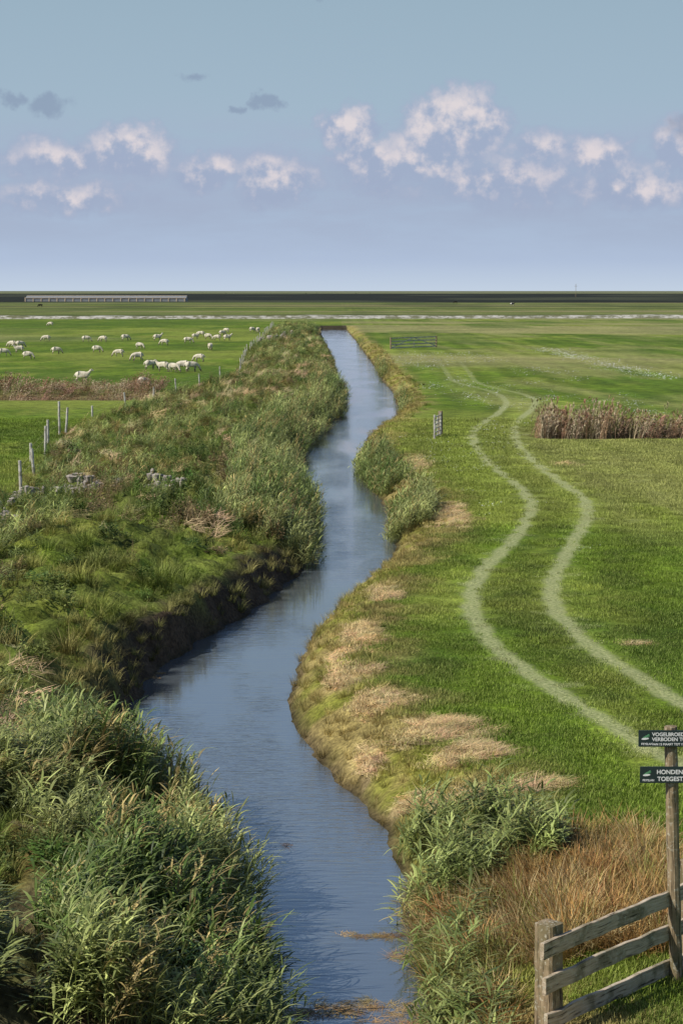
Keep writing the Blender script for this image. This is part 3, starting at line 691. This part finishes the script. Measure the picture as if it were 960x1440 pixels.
# ------------------------------------------------------------------ road
mat,M=newmat("gravel_road_mat"); pos=M.n('ShaderNodeNewGeometry').outputs['Position']; a=M.noise(pos,.35,8,.7)
bs=M.n('ShaderNodeBsdfPrincipled',{'Base Color':M.mix(M.mr(a,.42,.6),(.12,.12,.06),(.44,.42,.37)),'Roughness':.95}); M.t.links.new(bs.outputs[0],M.n('ShaderNodeOutputMaterial').inputs[0])
xs=np.linspace(-900,900,300); prof=[(-5,0),(-3.2,.45),(-2.6,.6),(2.6,.6),(5,0)]
V=[];Fq=[]
for x_ in xs:
    yc=585+.055*x_+3*math.sin(x_*.02)
    for dy,dz in prof: V.append((x_,yc+dy*1.3,dz+.004+(.5*rng.random()**2 if 0<dz else 0)))
for i in range(len(xs)-1):
    for k in range(len(prof)-1): a=i*5+k; Fq.append((a,a+1,a+6,a+5))
mesh_obj("gravel_road",np.array(V),np.array(Fq)[:,::-1],mat)
# distant long shed
sh=empty("long_shed"); mat,M=newmat("shed_mat"); pos=M.n('ShaderNodeNewGeometry').outputs['Position']; a=M.noise(pos,.5,4,.6)
bs=M.n('ShaderNodeBsdfPrincipled',{'Base Color':M.mix(a,(.13,.135,.14),(.27,.28,.28)),'Roughness':.7}); M.t.links.new(bs.outputs[0],M.n('ShaderNodeOutputMaterial').inputs[0])
xa,ya=g(36,424); xb_,_=g(262,424); h_=4.2
V=[]
for x_ in (xa,xb_):
    V+=[(x_,ya,0),(x_,ya,h_*.6),(x_,ya+8,h_),(x_,ya+16,h_*.6),(x_,ya+16,0)]
me=bpy.data.meshes.new("shed_body"); me.from_pydata(V,[],[(0,1,6,5),(1,2,7,6),(2,3,8,7),(3,4,9,8),(0,4,3,2,1),(5,6,7,8,9)]); me.materials.append(mat); o=bpy.data.objects.new("body",me); scene.collection.objects.link(o); o.parent=sh
pp=[]
for x_ in np.arange(xa,xb_+.1,6.0): beam(pp,(x_,ya-.15,0),(x_,ya-.15,h_*.6+.5),.8,.25,2,0)
beam(pp,(xa,ya-.2,h_*.62),(xb_,ya-.2,h_*.62),.3,.5,4,0); beam(pp,(xa,ya+8,h_+.1),(xb_,ya+8,h_+.1),.4,.5,4,0)
finish("ribs_and_gutter",pp,WG,sh)
pp=[]; mx=(807-480)/F*2600; beam(pp,(mx,2600,0),(mx,2600,17),.5,.5,4,0,round_=True); beam(pp,(mx-2,2600,14),(mx+2,2600,14),.3,.3,2,0); finish("radio_mast",pp,WD)

# ------------------------------------------------------------------ animals
def skinmesh(name,J,E,mats,root=0):
    me=bpy.data.meshes.new(name); me.from_pydata([j[:3] for j in J],E,[]); o=bpy.data.objects.new(name+"_tmp",me); scene.collection.objects.link(o)
    md=o.modifiers.new('s','SKIN'); sv_=me.skin_vertices[0].data
    for i,j in enumerate(J):
        r=j[3]; r=r if isinstance(r,tuple) else (r,r); sv_[i].radius=r; sv_[i].use_root=(i==root)
    md.use_smooth_shade=True
    s2=o.modifiers.new('u','SUBSURF'); s2.levels=2; s2.render_levels=2
    bpy.context.view_layer.update()
    r=bpy.data.meshes.new_from_object(o.evaluated_get(bpy.context.evaluated_depsgraph_get())); bpy.data.objects.remove(o)
    r.name=name; r.materials.clear()
    for m in mats: r.materials.append(m)
    return r
def animal_mat(name,c1,c2,legc,sc=3,thr=(.4,.6),legz=.3):
    m,M=newmat(name); tcn=M.n('ShaderNodeTexCoord').outputs['Object']; a=M.noise(tcn,sc,3,.5); f_=M.noise(tcn,35,4,.6)
    c=M.mix(M.mr(a,*thr),c1,c2); z_=M.n('ShaderNodeSeparateXYZ',{0:tcn})
    c=M.mix(M.mr(z_.outputs[2],legz,legz*.75),c,legc)
    bs=M.n('ShaderNodeBsdfPrincipled',{'Base Color':c,'Roughness':.95,'Specular IOR Level':.1,'Normal':M.n('ShaderNodeBump',{'Strength':.8,'Distance':.03,'Height':f_}).outputs[0]}); M.t.links.new(bs.outputs[0],M.n('ShaderNodeOutputMaterial').inputs[0]); return m
def quad(graze,fat=1.0):
    J=[(-.05,0,.62,(.25*fat,.25*fat)),(-.30,0,.63,(.25*fat,.24*fat)),(-.50,0,.62,(.17*fat,.18*fat)),(.18,0,.62,(.24*fat,.26*fat)),(.38,0,.64,(.18,.20))]
    E=[(0,1),(1,2),(0,3),(3,4)]
    if graze: hd=[(.54,0,.52,.12),(.66,0,.30,.085),(.72,0,.17,.075),(.79,0,.06,.045)]
    else: hd=[(.52,0,.80,.11),(.62,0,.95,.08),(.70,0,.97,.08),(.83,0,.88,.045)]
    b=len(J); J+=hd; E+=[(4,b),(b,b+1),(b+1,b+2),(b+2,b+3)]
    er=b+1+1
    ex_,ez_=J[er][0]-.03,J[er][2]+.05
    for sgn in (1,-1):
        k=len(J); J+=[(ex_,sgn*.07,ez_,.03),(ex_-.03,sgn*.17,ez_-.01,.018)]; E+=[(er,k),(k,k+1)]
    k=len(J); J+=[(-.63,0,.62,.04),(-.68,0,.42,.03)]; E+=[(2,k),(k,k+1)]
    for sgn in (1,-1):
        k=len(J); st=rng.uniform(-.05,.05)
        J+=[(-.44,sgn*.13,.50,.105),(-.36,sgn*.13,.37,.07),(-.50+st,sgn*.13,.23,.036),(-.46+st,sgn*.13,.07,.03),(-.43+st,sgn*.13,.015,.035)]; E+=[(1,k),(k,k+1),(k+1,k+2),(k+2,k+3),(k+3,k+4)]
        k=len(J); st=rng.uniform(-.05,.05)
        J+=[(.26,sgn*.12,.46,.09),(.27,sgn*.12,.34,.055),(.28+st,sgn*.12,.22,.04),(.28+st,sgn*.12,.07,.028),(.30+st,sgn*.12,.015,.034)]; E+=[(3,k),(k,k+1),(k+1,k+2),(k+2,k+3),(k+3,k+4)]
    return J,E
SM=animal_mat("sheep_wool_mat",(.50,.44,.33),(.66,.60,.48),(.22,.18,.13),4,(.3,.7),.3)
CM=animal_mat("cow_black_mat",(.012,.011,.010),(.02,.018,.016),(.02,.02,.02),1.5,(.5,.55),.2)
CM2=animal_mat("cow_pied_mat",(.012,.011,.010),(.7,.68,.62),(.5,.48,.44),2.2,(.5,.53),.2)
sheepm=[skinmesh("sheep_grazing",*quad(True,1.0),[SM]),skinmesh("sheep_standing",*quad(False,1.0),[SM]),skinmesh("sheep_grazing_b",*quad(True,1.08),[SM])]
cowm=[skinmesh("cow_grazing",*quad(True,.85),[CM]),skinmesh("cow_pied",*quad(False,.85),[CM2])]
def animal(name,me,px,py,hd,s):
    x_,y_=g(px,py); o=bpy.data.objects.new(name,me); scene.collection.objects.link(o); o.location=(x_,y_,hh(x_,y_) if y_<1000 else 0); o.rotation_euler=(0,0,hd); o.scale=(s,s,s)
SH=[(6,501,0),(17,489,3),(29,489,.3),(27,497,3.3),(80,498,.2),(71,459,3),(122,481,.2),(137,496,0),(145,481,3.2),(117,538,0),(167,502,3.1),(177,479,.3),(197,491,-.3),(193,508,3.0),(212,520,.5),(229,523,2.9),(245,524,-.4),(257,522,3.3),(270,523,.2),(203,546,.7),(231,486,3),(222,479,.2),(280,509,3.1),(296,493,1.2),(265,483,.1),(305,479,3),(313,472,.4),(320,479,.2),(318,468,2.9),(293,477,0),(282,474,3),(355,467,.4),(363,468,1.0),(275,477,.1),(65,480,3),(40,505,.1)]
for i,(px,py,hd) in enumerate(SH):
    animal("sheep",sheepm[[0,2,0,1,0,2][i%6]],px,py,hd+rng.normal(0,.25),rng.uniform(1.05,1.22))
for px,py,hd,m in [(57,432,3.1,0),(90,412.2,0,1),(110,412.0,0,1),(180,412.5,0,1),(318,412.6,3,0),(330,413,0,1),(430,413,3,0),(470,412.3,0,1),(500,413,0,0),(520,412.5,3,1),(935,411.5,0,0),(820,412.4,3,1),(285,412.4,3,1),(210,412.2,3,0),(445,412.6,0,0),(720,430,0,1),(640,427,3,0)]:
    animal("cow",cowm[m],px,py,hd,1.9 if py>420 else 2.3)
